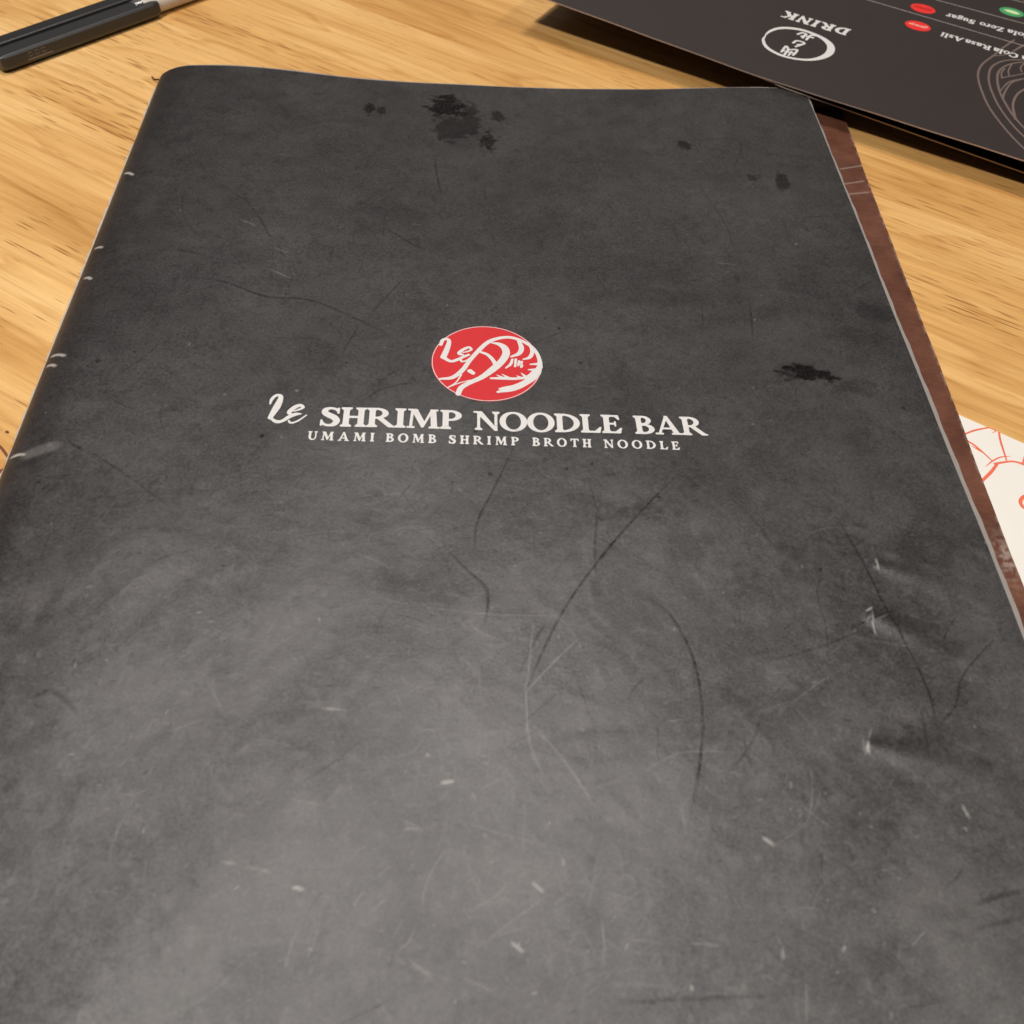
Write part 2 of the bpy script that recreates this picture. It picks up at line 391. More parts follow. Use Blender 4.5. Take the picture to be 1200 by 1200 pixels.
def march(f, x0, y0, x1, y1, cell):
    """filled region f<0 -> (verts2d, faces)"""
    xs = np.arange(x0, x1 + cell, cell); ys = np.arange(y0, y1 + cell, cell)
    X, Y = np.meshgrid(xs, ys); D = f(X, Y); D = np.where(np.abs(D) < 1e-9, 1e-9, D)
    ins = D < 0
    cnt = ins[:-1, :-1].astype(int) + ins[:-1, 1:] + ins[1:, 1:] + ins[1:, :-1]
    V = []; Fc = []
    full = cnt == 4
    for j in range(full.shape[0]):                      # merge runs of full cells (kept short so they follow the sheet)
        row = np.flatnonzero(full[j]);
        if len(row) == 0: continue
        k = 0
        while k < len(row):
            e = k
            while e + 1 < len(row) and row[e + 1] == row[e] + 1 and e - k < 7: e += 1
            a, b = row[k], row[e] + 1; n = len(V)
            V += [(xs[a], ys[j]), (xs[b], ys[j]), (xs[b], ys[j + 1]), (xs[a], ys[j + 1])]; Fc.append((n, n + 1, n + 2, n + 3)); k = e + 1
    for j, i in zip(*np.nonzero((cnt > 0) & (cnt < 4))):
        P = [(xs[i], ys[j], D[j, i]), (xs[i + 1], ys[j], D[j, i + 1]), (xs[i + 1], ys[j + 1], D[j + 1, i + 1]), (xs[i], ys[j + 1], D[j + 1, i])]
        poly = []
        for k in range(4):
            a, b = P[k], P[(k + 1) % 4]
            if a[2] < 0: poly.append(a[:2])
            if (a[2] < 0) != (b[2] < 0):
                t = a[2] / (a[2] - b[2]); poly.append((a[0] + (b[0] - a[0]) * t, a[1] + (b[1] - a[1]) * t))
        if len(poly) >= 3:
            n = len(V); V += poly; Fc.append(tuple(range(n, n + len(poly))))
    return np.array(V, float).reshape(-1, 2), Fc
class Print:
    """collects printed shapes and lays them a hair above a surface"""
    def __init__(self): self.V = []; self.F = []; self.n = 0
    def add(self, V, Fc):
        if len(V) == 0: return
        self.V.append(V); self.F += [tuple(i + self.n for i in f) for f in Fc]; self.n += len(V)
    def build(self, name, mat, parent, zf, lift=0.05):
        V = np.concatenate(self.V); z = zf(V[:, 0], V[:, 1]) + lift
        return obj_from(name, np.column_stack([V, z]), self.F, mat, parent)
def draw_strokes(strokes, at, scale, x0, y0, mmpp, cell, pr=None, n=6):
    """strokes given in a magnified photo crop (offset x0, y0, magnification scale); at() puts a pixel on its surface"""
    fs = []
    for pts, r in strokes:
        mm = [at(x0 + a / scale, y0 + b / scale)[:2] for a, b in pts]
        r = np.full(len(pts), r, float) if np.isscalar(r) else np.array(r, float)
        fs.append(sd_stroke(mm, r / scale * mmpp, n))
    B = np.array([f.bounds for f in fs]); pad = B[:, 4].max() + cell * 2
    V, Fc = march(U(*fs), B[:, 0].min() - pad, B[:, 1].min() - pad, B[:, 2].max() + pad, B[:, 3].max() + pad, cell)
    pr = pr or Print(); pr.add(V, Fc); return pr

# ------------------------------------------------------------------ letter shapes (cap height 1)
def stem(x, w=0.19, y0=0.0, y1=1.0, sb=True, st=True, ov=0.085):
    fs = [sd_box(x, y0, x + w, y1)]
    for on, yb, dr in ((sb, y0, 1), (st, y1, -1)):
        if on:
            fs.append(sd_box(x - ov, min(yb, yb + dr * 0.07), x + w + ov, max(yb, yb + dr * 0.07)))
            fs.append(sd_poly([(x - ov * 0.75, yb + dr * 0.06), (x + w + ov * 0.75, yb + dr * 0.06), (x + w, yb + dr * 0.15), (x, yb + dr * 0.15)]))
    return U(*fs)
def right(x): return sd_box(x, -9, 9, 9)
def bowl(cx, cy, rx, ry, w, t, x0): return I(S(sd_ell(cx, cy, rx, ry), sd_ell(cx, cy, rx - w, ry - t)), right(x0))
G = {}
G['H'] = (U(stem(.09), stem(.60), sd_box(.2, .46, .7, .55)), .88)
G['I'] = (stem(.09), .37)
G['L'] = (U(stem(.09), sd_box(.2, 0, .70, .08), sd_poly([(.52, .07), (.70, 0), (.76, .30), (.71, .30)])), .77)
G['E'] = (U(stem(.09), sd_box(.2, 0, .68, .08), sd_box(.2, .92, .64, 1), sd_box(.2, .475, .52, .555), sd_poly([(.5, .07), (.68, 0), (.74, .28), (.69, .28)]),
            sd_poly([(.5, .93), (.64, 1), (.68, .76), (.63, .76)]), sd_box(.485, .38, .53, .65)), .76)
_P = U(stem(.09), bowl(.33, .72, .40, .28, .185, .085, .2))
G['P'] = (_P, .75)
G['R'] = (U(_P, sd_poly([(.34, .47), (.54, .49), (.93, .06), (1.0, .05), (1.0, 0), (.77, 0)])), .96)
G['B'] = (U(stem(.09), bowl(.34, .755, .33, .245, .17, .08, .2), bowl(.36, .275, .40, .275, .19, .085, .2)), .78)
G['D'] = (U(stem(.09), bowl(.30, .5, .62, .5, .20, .085, .2)), .94)
G['O'] = (S(sd_ell(.5, .5, .5, .525), sd_ell(.5, .5, .295, .445)), 1.0)
G['N'] = (U(stem(.14, .085, st=False), stem(.78, .085, sb=False), sd_box(.0, .93, .2, 1), sd_poly([(.05, 1), (.29, 1), (.865, .06), (.865, -.02), (.78, -.02)])), .95)
G['M'] = (U(sd_poly([(.12, 0), (.20, 0), (.245, 1), (.17, 1)]), sd_box(.03, 0, .29, .07), sd_box(.06, .93, .25, 1), sd_poly([(.15, 1), (.37, 1), (.64, .30), (.60, .04), (.54, .04)]),
            sd_poly([(.54, .04), (.60, .04), (.95, 1), (.86, 1)]), sd_poly([(.84, 1), (1.02, 1), (1.08, 0), (.88, 0)]), sd_box(.80, 0, 1.16, .07), sd_box(.9, .93, 1.1, 1)), 1.17)
G['A'] = (U(sd_poly([(.10, 0), (.185, 0), (.52, .9), (.45, 1.0)]), sd_poly([(.43, 1.03), (.55, 1.03), (.96, 0), (.74, 0)]), sd_box(.24, .29, .76, .37),
            sd_box(.0, 0, .30, .07), sd_box(.64, 0, 1.04, .07)), 1.03)
_s = [(.63, .78), (.54, .90), (.36, .955), (.19, .87), (.175, .71), (.33, .575), (.50, .465), (.60, .29), (.53, .11), (.36, .045), (.19, .09), (.09, .24)]
G['S'] = (U(sd_stroke(_s, [.03, .045, .05, .085, .105, .115, .115, .105, .085, .05, .045, .03]), sd_box(.61, .68, .665, .97), sd_box(.055, .03, .11, .33)), .72)
G['U'] = (U(stem(.10, .19, .32, 1, sb=False), stem(.70, .085, .32, 1, sb=False), I(S(sd_ell(.4425, .34, .3425, .355), sd_ell(.495, .34, .205, .27)), sd_box(-9, -9, 9, .34))), .87)
G['T'] = (U(stem(.33, .19, st=False), sd_box(.03, .92, .82, 1), sd_poly([(.03, 1), (.2, .93), (.05, .72), (.0, .72)]), sd_poly([(.82, 1), (.65, .93), (.80, .72), (.85, .72)])), .85)
G['K'] = (U(stem(.09), sd_poly([(.26, .42), (.36, .42), (.86, 1), (.74, 1)]), sd_poly([(.36, .55), (.50, .70), (.98, 0), (.74, 0)]), sd_box(.62, .93, .95, 1), sd_box(.66, 0, 1.02, .07)), 1.0)
G['C'] = (U(S(sd_ell(.48, .5, .48, .52), sd_ell(.52, .5, .30, .43), sd_box(.72, .28, 2, .72)), sd_box(.80, .66, .86, .97)), .9)
G['Z'] = (U(sd_box(.06, .91, .78, 1), sd_box(.03, 0, .80, .09), sd_poly([(.03, .03), (.27, .03), (.78, .97), (.54, .97)]), sd_box(.06, .74, .12, 1), sd_box(.75, 0, .81, .28)), .84)
G['o'] = (S(sd_ell(.33, .33, .33, .35), sd_ell(.33, .33, .17, .28)), .66)
G['c'] = (S(sd_ell(.32, .33, .32, .35), sd_ell(.36, .33, .19, .27), sd_box(.48, .2, 2, .46)), .6)
G['e'] = (U(S(sd_ell(.33, .33, .33, .35), sd_ell(.34, .33, .18, .27), sd_box(.45, .16, 2, .32)), sd_box(.15, .31, .62, .38)), .64)
G['a'] = (U(S(sd_ell(.27, .22, .27, .23), sd_ell(.29, .22, .12, .14)), sd_box(.38, 0, .55, .52), sd_stroke([(.08, .54), (.25, .64), (.42, .60), (.47, .48)], .06), sd_box(.38, 0, .64, .07)), .64)
G['l'] = (U(sd_box(.10, 0, .27, 1.05), sd_box(.02, 0, .35, .06), sd_box(.02, .99, .2, 1.05)), .37)
G['i'] = (U(sd_box(.10, 0, .27, .66), sd_box(.02, 0, .35, .06), sd_box(.02, .6, .2, .66), sd_ell(.18, .88, .11, .11)), .37)
G['r'] = (U(sd_box(.10, 0, .27, .66), sd_box(.02, 0, .37, .06), sd_box(.02, .6, .2, .66), sd_stroke([(.25, .45), (.36, .60), (.48, .60)], [.05, .06, .09])), .54)
G['s'] = (lambda X, Y: 0.66 * G['S'][0](X / 0.66, Y / 0.66), .49)
G['u'] = (U(sd_box(.10, .2, .27, .66), sd_box(.46, 0, .63, .66), sd_box(.02, .6, .2, .66), sd_box(.38, .6, .55, .66), sd_stroke([(.17, .22), (.26, .06), (.42, .09), (.5, .2)], [.08, .06, .05, .05]), sd_box(.5, 0, .7, .06)), .71)
G['g'] = (U(S(sd_ell(.29, .42, .28, .25), sd_ell(.29, .42, .13, .17)), sd_stroke([(.2, .18), (.15, .08), (.45, .04), (.55, -.1), (.4, -.24), (.15, -.22), (.06, -.1), (.2, .02)], .06), sd_box(.45, .56, .66, .66)), .66)

def lay_word(pr, word, p0, p1, cap, at_unused=None, track=0.06, shear=0.0, cell=0.13, bold=0.0):
    """one word, its baseline from p0 to p1 (mm), cap height cap (mm)"""
    adv = []; x = 0
    for i, ch in enumerate(word):
        adv.append(x); x += G[ch][1] + (track if i < len(word) - 1 else 0)
    p0 = np.array(p0[:2]); p1 = np.array(p1[:2]); L = np.linalg.norm(p1 - p0); d = (p1 - p0) / L; nrm = np.array([-d[1], d[0]])
    sx = L / x
    c = cell / cap
    for ch, a in zip(word, adv):
        V, Fc = march((lambda X, Y, g=G[ch][0]: g(X, Y) - bold), -.12, -.32 if ch == 'g' else -.08, G[ch][1] + .12, 1.12, c)
        if len(V) == 0: continue
        W = p0 + np.outer((V[:, 0] + a) * sx + shear * V[:, 1] * cap, d) + np.outer(V[:, 1] * cap, nrm)
        pr.add(W, Fc)

# ================================================================== the table: glued oak planks
GA = math.radians(-33.5); GD = np.array([math.cos(GA), math.sin(GA)]); GN = np.array([-math.sin(GA), math.cos(GA)])
table = thing('table', 'light oak table top of glued planks under the menus', 'table', (90, -60, -28))
bounds = [-445, -312, -180, -47, 85.5, 218, 351, 484]
def plank_mesh(w, L=1300.0, h=28.0, bv=0.10):
    prof = [(-w / 2, -h), (w / 2, -h), (w / 2, -bv), (w / 2 - bv, 0), (-w / 2 + bv, 0), (-w / 2, -bv)]
    V = [(-L / 2, y, z) for y, z in prof] + [(L / 2, y, z) for y, z in prof]; n = 6
    Fc = [(i, (i + 1) % n, (i + 1) % n + n, i + n) for i in range(n)] + [tuple(range(n))[::-1], tuple(range(n, 2 * n))]
    me = bpy.data.meshes.new('plank'); me.from_pydata((np.array(V) * MM).tolist(), [], [f[::-1] for f in Fc]); me.materials.append(M_WOOD); me.update()
    return me
for i, (a, b) in enumerate(zip(bounds[:-1], bounds[1:])):
    o = bpy.data.objects.new('plank', plank_mesh(b - a)); scene.collection.objects.link(o)
    c = GN * (a + b) / 2 + GD * (100 + 37 * math.sin(i * 2.3))
    o.matrix_world = Matrix.Translation((c[0] * MM, c[1] * MM, 0)) @ Matrix.Rotation(GA, 4, 'Z')
    o.parent = table; o.matrix_parent_inverse = table.matrix_basis.inverted()

kz = lambda x, y: 0.0 * np.asarray(x) + 0.0
draw_strokes([([(-6, 517), (4, 528), (11, 539)], [1.0, 1.6, 1.0]), ([(-4, 552), (2, 552), (5, 550)], [1.6, 3.0, 1.4]), ([(8, 506), (9, 507)], [1.8, 1.6])], lambda u, v: on_z(u, v, 0.0), 1.0, 0, 0, 0.21, 0.12).build('knot_mark', mat_simple('knot_wood', (0.17, 0.06, 0.03), 0.55, 0.3, 300, 0.3), table, kz, 0.03)
# ================================================================== paper placemat with red drawing
mat_o = thing('paper_placemat', 'white paper placemat with coral red line drawing tucked under the brown page', 'placemat', (260, -250, 0))
pe0 = on_z(1130, 488, 0.6)[:2]; pe1 = on_z(1200, 519, 0.6)[:2]
pd = (pe1 - pe0) / np.linalg.norm(pe1 - pe0); pn = np.array([-pd[1], pd[0]])
s_, t_ = np.meshgrid(np.linspace(-28, 190, 30), np.linspace(-230, 0, 30))
PX = pe0[0] + s_ * pd[0] + t_ * pn[0]; PY = pe0[1] + s_ * pd[1] + t_ * pn[1]
paper_z = lambda x, y: 0.35 + 0.10 * np.sin(np.asarray(x) / 19.0) * np.sin(np.asarray(y) / 27.0) + 0.1
sheet('paper_sheet', PX, PY, paper_z(PX, PY), 0.15, M_PAPER, mat_o)
p_at = lambda u, v: on_surf(u, v, paper_z)
ps = [([(120, 285), (220, 245), (340, 220)], [7, 9, 7]), ([(340, 220), (400, 245), (370, 266)], [4, 5, 2]),
      ([(428, 262), (440, 330), (465, 410), (490, 490)], [9, 9, 8, 6]), ([(150, 320), (230, 370), (300, 430), (365, 490)], [8, 9, 7, 5]),
      ([(200, 370), (250, 400), (285, 425)], [3, 6, 2]), ([(315, 545), (370, 500), (440, 465), (525, 458)], [2, 6, 6, 2]),
      ([(240, 720), (300, 650), (360, 590), (410, 525)], [10, 13, 14, 12]), ([(395, 520), (460, 508), (540, 500), (620, 520), (690, 560), (740, 640)], [12, 10, 9, 11, 13, 12]),
      ([(625, 515), (650, 440), (700, 350)], [8, 8, 8]), ([(690, 770), (635, 790), (605, 830), (630, 880), (700, 905)], [12, 15, 15, 14, 12]),
      ([(700, 560), (800, 600), (880, 690), (900, 800)], 11), ([(690, 905), (790, 890), (850, 800), (790, 740), (690, 765)], 12),
      ([(60, 320), (20, 380), (0, 460)], 9), ([(850, 640), (940, 600), (1040, 590)], 9)]
draw_strokes(ps, p_at, 7.06, 1110, 470, 0.205, 0.16).build('line_drawing', M_INK, mat_o, paper_z, 0.05)

# ================================================================== the menu booklet
menu = thing('menu_booklet', 'worn black menu booklet with round red emblem and white title on its cover', 'menu', (105, -148, 0))
# brown back page that sticks out to the right
v_, u_ = np.meshgrid(np.linspace(0, 1, 700), np.concatenate([np.linspace(0, .9, 8), np.linspace(.91, 1, 70)])); v_ = v_.T; u_ = u_.T
XL = 30 + 0 * v_; 
TRp = np.array([222.4, 5.0]); BRp = np.array([214.2, -296.0])
wob = 0.25 * np.sin(v_ * 31) + 0.18 * np.sin(v_ * 77 + 1)
XR = TRp[0] + (BRp[0] - TRp[0]) * v_ + wob * 0.25
BX = XL + (XR - XL) * u_; BY = (-1.0 + (6.0) * u_) * (1 - v_) + (-296) * v_ + 0 * u_
brown_z = lambda x, y: 1.75 + 0.35 * np.exp(-((np.asarray(y) + 120) / 40) ** 2) + 0.35 * np.exp(-((np.asarray(y)) / 30) ** 2)
wear_b = np.zeros_like(BX)
def seg_mask(X, Y, a, b, w, soft):
    e = np.array(b) - np.array(a); t = np.clip(((X - a[0]) * e[0] + (Y - a[1]) * e[1]) / (e @ e + 1e-9), 0, 1)
    d = np.hypot(X - a[0] - e[0] * t, Y - a[1] - e[1] * t); return 1 - sstep(w, w + soft, d)
sheet_rows = lambda A: A[::-1]
bx_at = lambda u, v: on_z(u, v, 1.9)[:2]
edge_wear = sstep(0.75, 0.05, XR - BX) * sstep(.45, .62, fbm(BX * 0.8, BY * 0.55, 9))
wear_b = np.maximum(wear_b, 0.30 * edge_wear)
wear_b = np.maximum(wear_b, 0.9 * sstep(0.0045, 0.0015, v_) * sstep(.9, 1.0, 1 - np.abs(u_ - 0.95) + 0.0))
wp = bx_at(1182, 655); wear_b = np.maximum(wear_b, 0.45 * np.exp(-(((BX - wp[0]) / 2.5) ** 2 + ((BY - wp[1]) / 6) ** 2)) * sstep(.35, .6, fbm(BX * 1.2, BY * 1.2, 4)))
for (a, b) in [((985, 178 + 20), (1010, 194)), ((985, 216), (1012, 212)), ((985, 228), (1018, 225))]:
    wear_b = np.maximum(wear_b, 0.4 * seg_mask(BX, BY, bx_at(*a), bx_at(*b), 0.04, 0.4))
BZ = brown_z(BX, BY)
sheet('back_page', sheet_rows(BX), sheet_rows(BY), sheet_rows(BZ), 0.5, [M_BROWN, M_CUT], menu, {'wear': sheet_rows(wear_b)})
bpy.data.objects['back_page']['label'] = 'brown laminated back page sticking out beyond the cover'
# inner pages
for k, (fr, ex, et) in enumerate([(0.22, 0.2, 0.6), (0.48, 0.4, 1.0), (0.74, 0.6, 1.6), (0.97, 0.85, 3.4)]):
    gx = np.concatenate([np.linspace(1.0, 14, 14), np.linspace(16, 209, 70), np.linspace(209.4, 210.4, 4)]); gy = np.linspace(-296, et, 110)
    X, Y = np.meshgrid(gx, gy)
    prot = sstep(195, 210.4, X); X = X + prot * (ex * (0.35 + 0.65 * sstep(0, -170, Y)) + 0.10 * np.sin(Y / 3.1 + k) + 0.08 * np.sin(Y / 1.3))
    X = X - 2.3 * np.exp(np.minimum(Y, 0) / 70) * sstep(140, 210, X)
    Yt = sstep(-6, et, Y); Y2 = Y + Yt * (0.10 * np.sin(X / 4.0 + k) + 0.25 * np.sin(X / 31.0 + 0.5))
    Z = 2.2 + (cover_z(np.minimum(X, 210), Y) - 0.42 - 2.2) * fr
    sheet('inner_page', X, Y2, Z, 0.14, M_PAGE, menu)
# front cover, fine grid carrying its wear
xs = np.concatenate([SP1 - (SP1 - SP0) * np.cos(np.linspace(0, math.pi / 2, 44))[:-1], np.arange(SP1, 210.01, 0.30)])
ys = np.arange(-296.7, 0.01, 0.31); ys[-1] = 0
GX, GY = np.meshgrid(xs, ys)
GZ = cover_z(GX, GY)
stain = np.zeros_like(GX); wear = np.zeros_like(GX); tone = np.zeros_like(GX)
def sub(x0, y0, x1, y1):
    i0, i1 = np.searchsorted(xs, [x0, x1]); j0, j1 = np.searchsorted(ys, [y0, y1]); return slice(j0, j1), slice(i0, i1)
def put(arr, pts_mm, w, amt, soft=0.35, fade=True, n=6):
    c = catmull(pts_mm, n); pad = w + soft + 0.6
    sl = sub(c[:, 0].min() - pad, c[:, 1].min() - pad, c[:, 0].max() + pad, c[:, 1].max() + pad)
    X = GX[sl]; Y = GY[sl]
    if X.size == 0: return
    best = np.zeros_like(X); K = len(c) - 1
    for i in range(K):
        t = (i + 0.5) / K; f = min(1, 4 * t + 0.25, 4 * (1 - t) + 0.25) if fade else 1
        best = np.maximum(best, f * seg_mask(X, Y, c[i], c[i + 1], max(0, w - 0.1), soft))
    best = best * (0.55 + 0.9 * np.clip(fbm(X * 0.9, Y * 0.9, 77) , 0, 1))
    arr[sl] = np.maximum(arr[sl], np.clip(best * amt, 0, 1))
def px(pts): return [c_at(u, v)[:2] for u, v in pts]
DARK = [  # pixel polylines of dark hairline scratches: width mm, strength
    ([(216, 325), (262, 330), (310, 347), (365, 352), (420, 375), (455, 392)], .22, .75), ([(264, 220), (290, 237), (310, 265), (320, 285)], .2, .5),
    ([(795, 555), (760, 590), (715, 640), (670, 700), (640, 755), (616, 812)], .26, .95), ([(640, 728), (622, 760), (606, 795)], .3, .45),
    ([(750, 695), (785, 720), (812, 770), (823, 830), (821, 890), (808, 968)], .30, .8), ([(520, 640), (545, 665), (570, 690), (571, 715), (568, 732)], .3, .7),
    ([(603, 522), (580, 570), (560, 610), (555, 645)], .2, .65), ([(980, 605), (1010, 655), (1040, 715), (1070, 770), (1090, 815), (1098, 852)], .2, .7),
    ([(1172, 742), (1130, 790), (1121, 825), (1100, 852)], .2, .55), ([(965, 670), (958, 695), (968, 735), (972, 780)], .2, .45),
    ([(509, 187), (512, 205), (517, 228)], .2, .65), ([(450, 267), (470, 278), (485, 287), (498, 292)], .18, .6), ([(475, 325), (455, 345), (434, 368)], .18, .5),
    ([(420, 383), (408, 402), (398, 420)], .18, .5), ([(880, 358), (882, 380), (883, 397)], .2, .55), ([(868, 830), (875, 880), (882, 897)], .18, .5), ([(892, 838), (882, 868), (858, 903)], .18, .5),
    ([(690, 560), (699, 600), (697, 640), (700, 690)], .2, .55), ([(705, 575), (700, 610), (698, 660)], .16, .45), ([(848, 577), (880, 605), (908, 642)], .2, .5),
    ([(725, 1176), (800, 1171), (920, 1166)], .3, .55), ([(1143, 1060), (1170, 1050), (1205, 1043)], .5, .6), ([(1141, 1089), (1170, 1082), (1205, 1074)], .35, .5),
    ([(40, 818), (58, 809), (78, 822), (94, 841)], .45, .5), ([(1060, 1183), (1100, 1173)], .3, .4), ([(400, 400), (440, 383), (470, 372)], .1, .3), ([(425, 470), (450, 455), (490, 447)], .16, .5),
    ([(440, 450), (468, 432)], .16, .5), ([(540, 480), (560, 466)], .2, .5), ([(627, 402), (660, 388)], .18, .45), ([(100, 525), (150, 558), (200, 595)], .2, .4), ([(85, 520), (95, 527)], .4, .5),
    ([(180, 165), (260, 205), (330, 200)], .12, .2), ([(213, 225), (216, 255), (236, 280)], .16, .4), ([(205, 292), (240, 299)], .25, .5), ([(672, 785), (695, 850), (700, 890)], .22, .4),
    ([(770, 840), (772, 895)], .2, .3), ([(1080, 830), (1090, 890)], .18, .35), ([(1000, 735), (1050, 715)], .3, .6), ([(900, 775), (960, 758), (1020, 735)], .25, .4),
    ([(860, 770), (910, 762)], .4, .3), ([(640, 700), (655, 665), (680, 640)], .2, .35), ([(675, 790), (650, 815), (610, 850)], .25, .35), ([(320, 285), (318, 330)], .2, .3),
    ([(325, 285), (332, 300)], .3, .4), ([(390, 290), (386, 308)], .2, .4), ([(452, 245), (448, 285)], .15, .3), ([(573, 255), (580, 290)], .16, .4), ([(820, 215), (850, 260), (862, 290)], .16, .4),
    ([(810, 165), (870, 166), (862, 200)], .25, .35), ([(945, 255), (975, 253)], .35, .4), ([(870, 215), (895, 205), (878, 222)], .25, .5), ([(920, 255), (928, 285)], .2, .3),
    ([(470, 575), (480, 590), (486, 600)], .2, .4), ([(470, 600), (500, 580)], .2, .35), ([(466, 585), (484, 565)], .25, .4), ([(530, 562), (529, 577)], .25, .5), ([(600, 530), (640, 560), (660, 575)], .1, .25)]
for pts, w, a in DARK: put(stain, px(pts), w * 0.75, a * (0.62 if (a > .74 or pts[0][1] > 1000) else 0.75), 0.34)
LIGHT = [([(615, 812), (645, 780), (678, 748)], .22, .45), ([(616, 800), (618, 850), (624, 880), (636, 908)], .28, .45), ([(625, 850), (660, 890), (698, 946)], .22, .5),
         ([(500, 712), (580, 720), (660, 722)], .12, .28), ([(378, 830), (404, 832)], .5, .5), ([(545, 962), (580, 975), (640, 990)], .2, .25), ([(705, 1078), (708, 1110), (705, 1130)], .35, .4),
         ([(945, 1155), (945, 1195)], .45, .3), ([(660, 800), (705, 1000)], .05, .05), ([(800, 950), (803, 975)], .4, .3), ([(480, 970), (475, 962), (496, 972)], .1, .3), ([(700, 1010), (690, 1060)], .3, .25),
         ([(260, 1010), (275, 1012)], .5, .45), ([(290, 1016), (318, 1022)], .6, .3), ([(480, 1125), (505, 1145)], .4, .4), ([(560, 1110), (600, 1080), (640, 1050)], .2, .25), ([(810, 1105), (840, 1108)], .3, .4),
         ([(283, 258), (300, 264)], .2, .5), ([(322, 290), (336, 296)], .2, .4), ([(316, 315), (340, 326)], .18, .45), ([(840, 308), (862, 310)], .14, .35), ([(475, 305), (500, 310)], .05, .1),
         ([(615, 930), (613, 1000)], .3, .2), ([(625, 730), (618, 800)], .35, .35), ([(760, 900), (800, 882), (860, 880)], .2, .3), ([(920, 830), (960, 800), (970, 795)], .25, .3),
         ([(1022, 715), (1024, 735), (1028, 745)], .22, .9), ([(1016, 716), (1022, 712)], .5, .95), ([(1027, 655), (1030, 666)], .35, .95), ([(1018, 868), (1017, 876), (1020, 884)], .4, .95), ([(1021, 855), (1018, 866)], .2, .6),
         ([(1030, 725), (1040, 720)], .4, .4), ([(1128, 944), (1136, 958)], .5, .8), ([(895, 982), (906, 990)], .6, .85), ([(600, 1105), (612, 1115)], .6, .85), ([(625, 1035), (636, 1045)], .6, .85),
         ([(518, 917), (530, 916)], .7, .9), ([(344, 1040), (354, 1042)], .7, .9), ([(660, 1008), (661, 1014)], .5, .7), ([(500, 884), (503, 886)], .5, .8), ([(553, 930), (557, 935)], .4, .5), ([(917, 1112), (918, 1122)], .4, .7),
         ([(990, 1110), (988, 1114)], .5, .8), ([(810, 1156), (811, 1160)], .5, .8), ([(475, 971), (495, 972)], .15, .6), ([(440, 940), (430, 945)], .3, .3), ([(1130, 970), (1133, 972)], .4, .6)]
for pts, w, a in LIGHT: put(wear, px(pts), w * 0.40, a * (0.58 if a > .6 else 0.5), 0.28)
# scuffs across the spine fold where the black film is broken
for (a, b) in [((147, 206), (156, 205)), ((112, 293), (120, 290)), ((100, 329), (107, 327)), ((61, 420), (76, 417)), ((56, 431), (65, 429)), ((13, 538), (30, 533))]:
    p = on_z(*a, 3.5)[:2]; q = c_at(*b)[:2]; p = np.array([max(p[0], -2.1), p[1]]); put(wear, [p, (p + q) / 2 + [0, .3], q], 0.3, 1.0, 0.3)
put(wear, px([(30, 534), (45, 528), (66, 522)]), 0.9, 0.16, 1.2)
put(wear, [(-2.1, -2 - i * 0.2) for i in range(0, 8, 2)], 0.05, 0.2)
# oily stains
def blob(u, v, ru, rv, amt, thr=0.45, freq=0.35, seed=1, rot=0.0, ani=1.0):
    c = c_at(u, v)[:2]; e = c_at(u + ru, v)[:2]; f = c_at(u, v + rv)[:2]
    rx = abs(e[0] - c[0]); ry = abs(f[1] - c[1])
    sl = sub(c[0] - 2 * rx, c[1] - 2 * ry, c[0] + 2 * rx, c[1] + 2 * ry); X = GX[sl] - c[0]; Y = GY[sl] - c[1]
    cr, sr = math.cos(rot), math.sin(rot); Xr = X * cr + Y * sr; Yr = -X * sr + Y * cr
    d = np.sqrt((Xr / rx) ** 2 + (Yr / ry) ** 2)
    n = fbm((Xr + 50) * freq, (Yr + 50) * freq * ani, seed, 5)
    mk = sstep(thr - 0.12, thr + 0.15, n + 0.62 * (1 - d) - 0.12) * sstep(1.7, 0.9, d)
    stain[sl] = np.maximum(stain[sl], (min(1.0, amt * 1.05) if amt > .48 else amt * 0.6) * mk)
blob(525, 128, 28, 13, .85, .48, .45, 3, 0, 1.8); blob(530, 152, 26, 15, .55, .45, .5, 4); blob(548, 145, 14, 22, .6, .45, .5, 5); blob(572, 165, 14, 14, .75, .58, .9, 6)
blob(585, 139, 11, 6, .6, .5, .8, 7); blob(432, 130, 6, 6, .75, .3, .8, 8); blob(447, 131, 5, 5, .6, .35, .8, 9); blob(630, 103, 18, 6, .5, .5, .7, 10); blob(803, 170, 9, 6, .7, .5, .8, 11)
blob(920, 212, 9, 10, .6, .45, .7, 12); blob(948, 437, 38, 12, .85, .52, .4, 13, 0, 1.5); blob(885, 208, 8, 5, .5, .5, .8, 14); blob(1030, 365, 26, 14, .4, .5, .35, 15); blob(1010, 395, 40, 12, .3, .5, .3, 16, 0, 1.6)
blob(1000, 450, 34, 10, .3, .5, .3, 17, 0, 1.6); blob(900, 370, 20, 12, .28, .5, .4, 18); blob(770, 350, 60, 16, .22, .5, .25, 19); blob(600, 265, 40, 14, .22, .5, .25, 20); blob(480, 250, 50, 12, .18, .5, .25, 21)
blob(740, 120, 50, 12, .2, .55, .3, 22); blob(290, 290, 24, 12, .2, .5, .3, 23); blob(455, 610, 60, 12, .28, .52, .2, 24, 0, 2); blob(670, 630, 22, 8, .3, .5, .3, 25); blob(700, 690, 10, 16, .4, .5, .5, 26)
blob(1080, 640, 50, 24, .28, .5, .2, 27); blob(1070, 760, 60, 20, .25, .5, .2, 28); blob(740, 600, 70, 16, .35, .56, .5, 29); blob(800, 640, 50, 22, .30, .56, .5, 30); blob(880, 690, 40, 26, .32, .56, .6, 31)
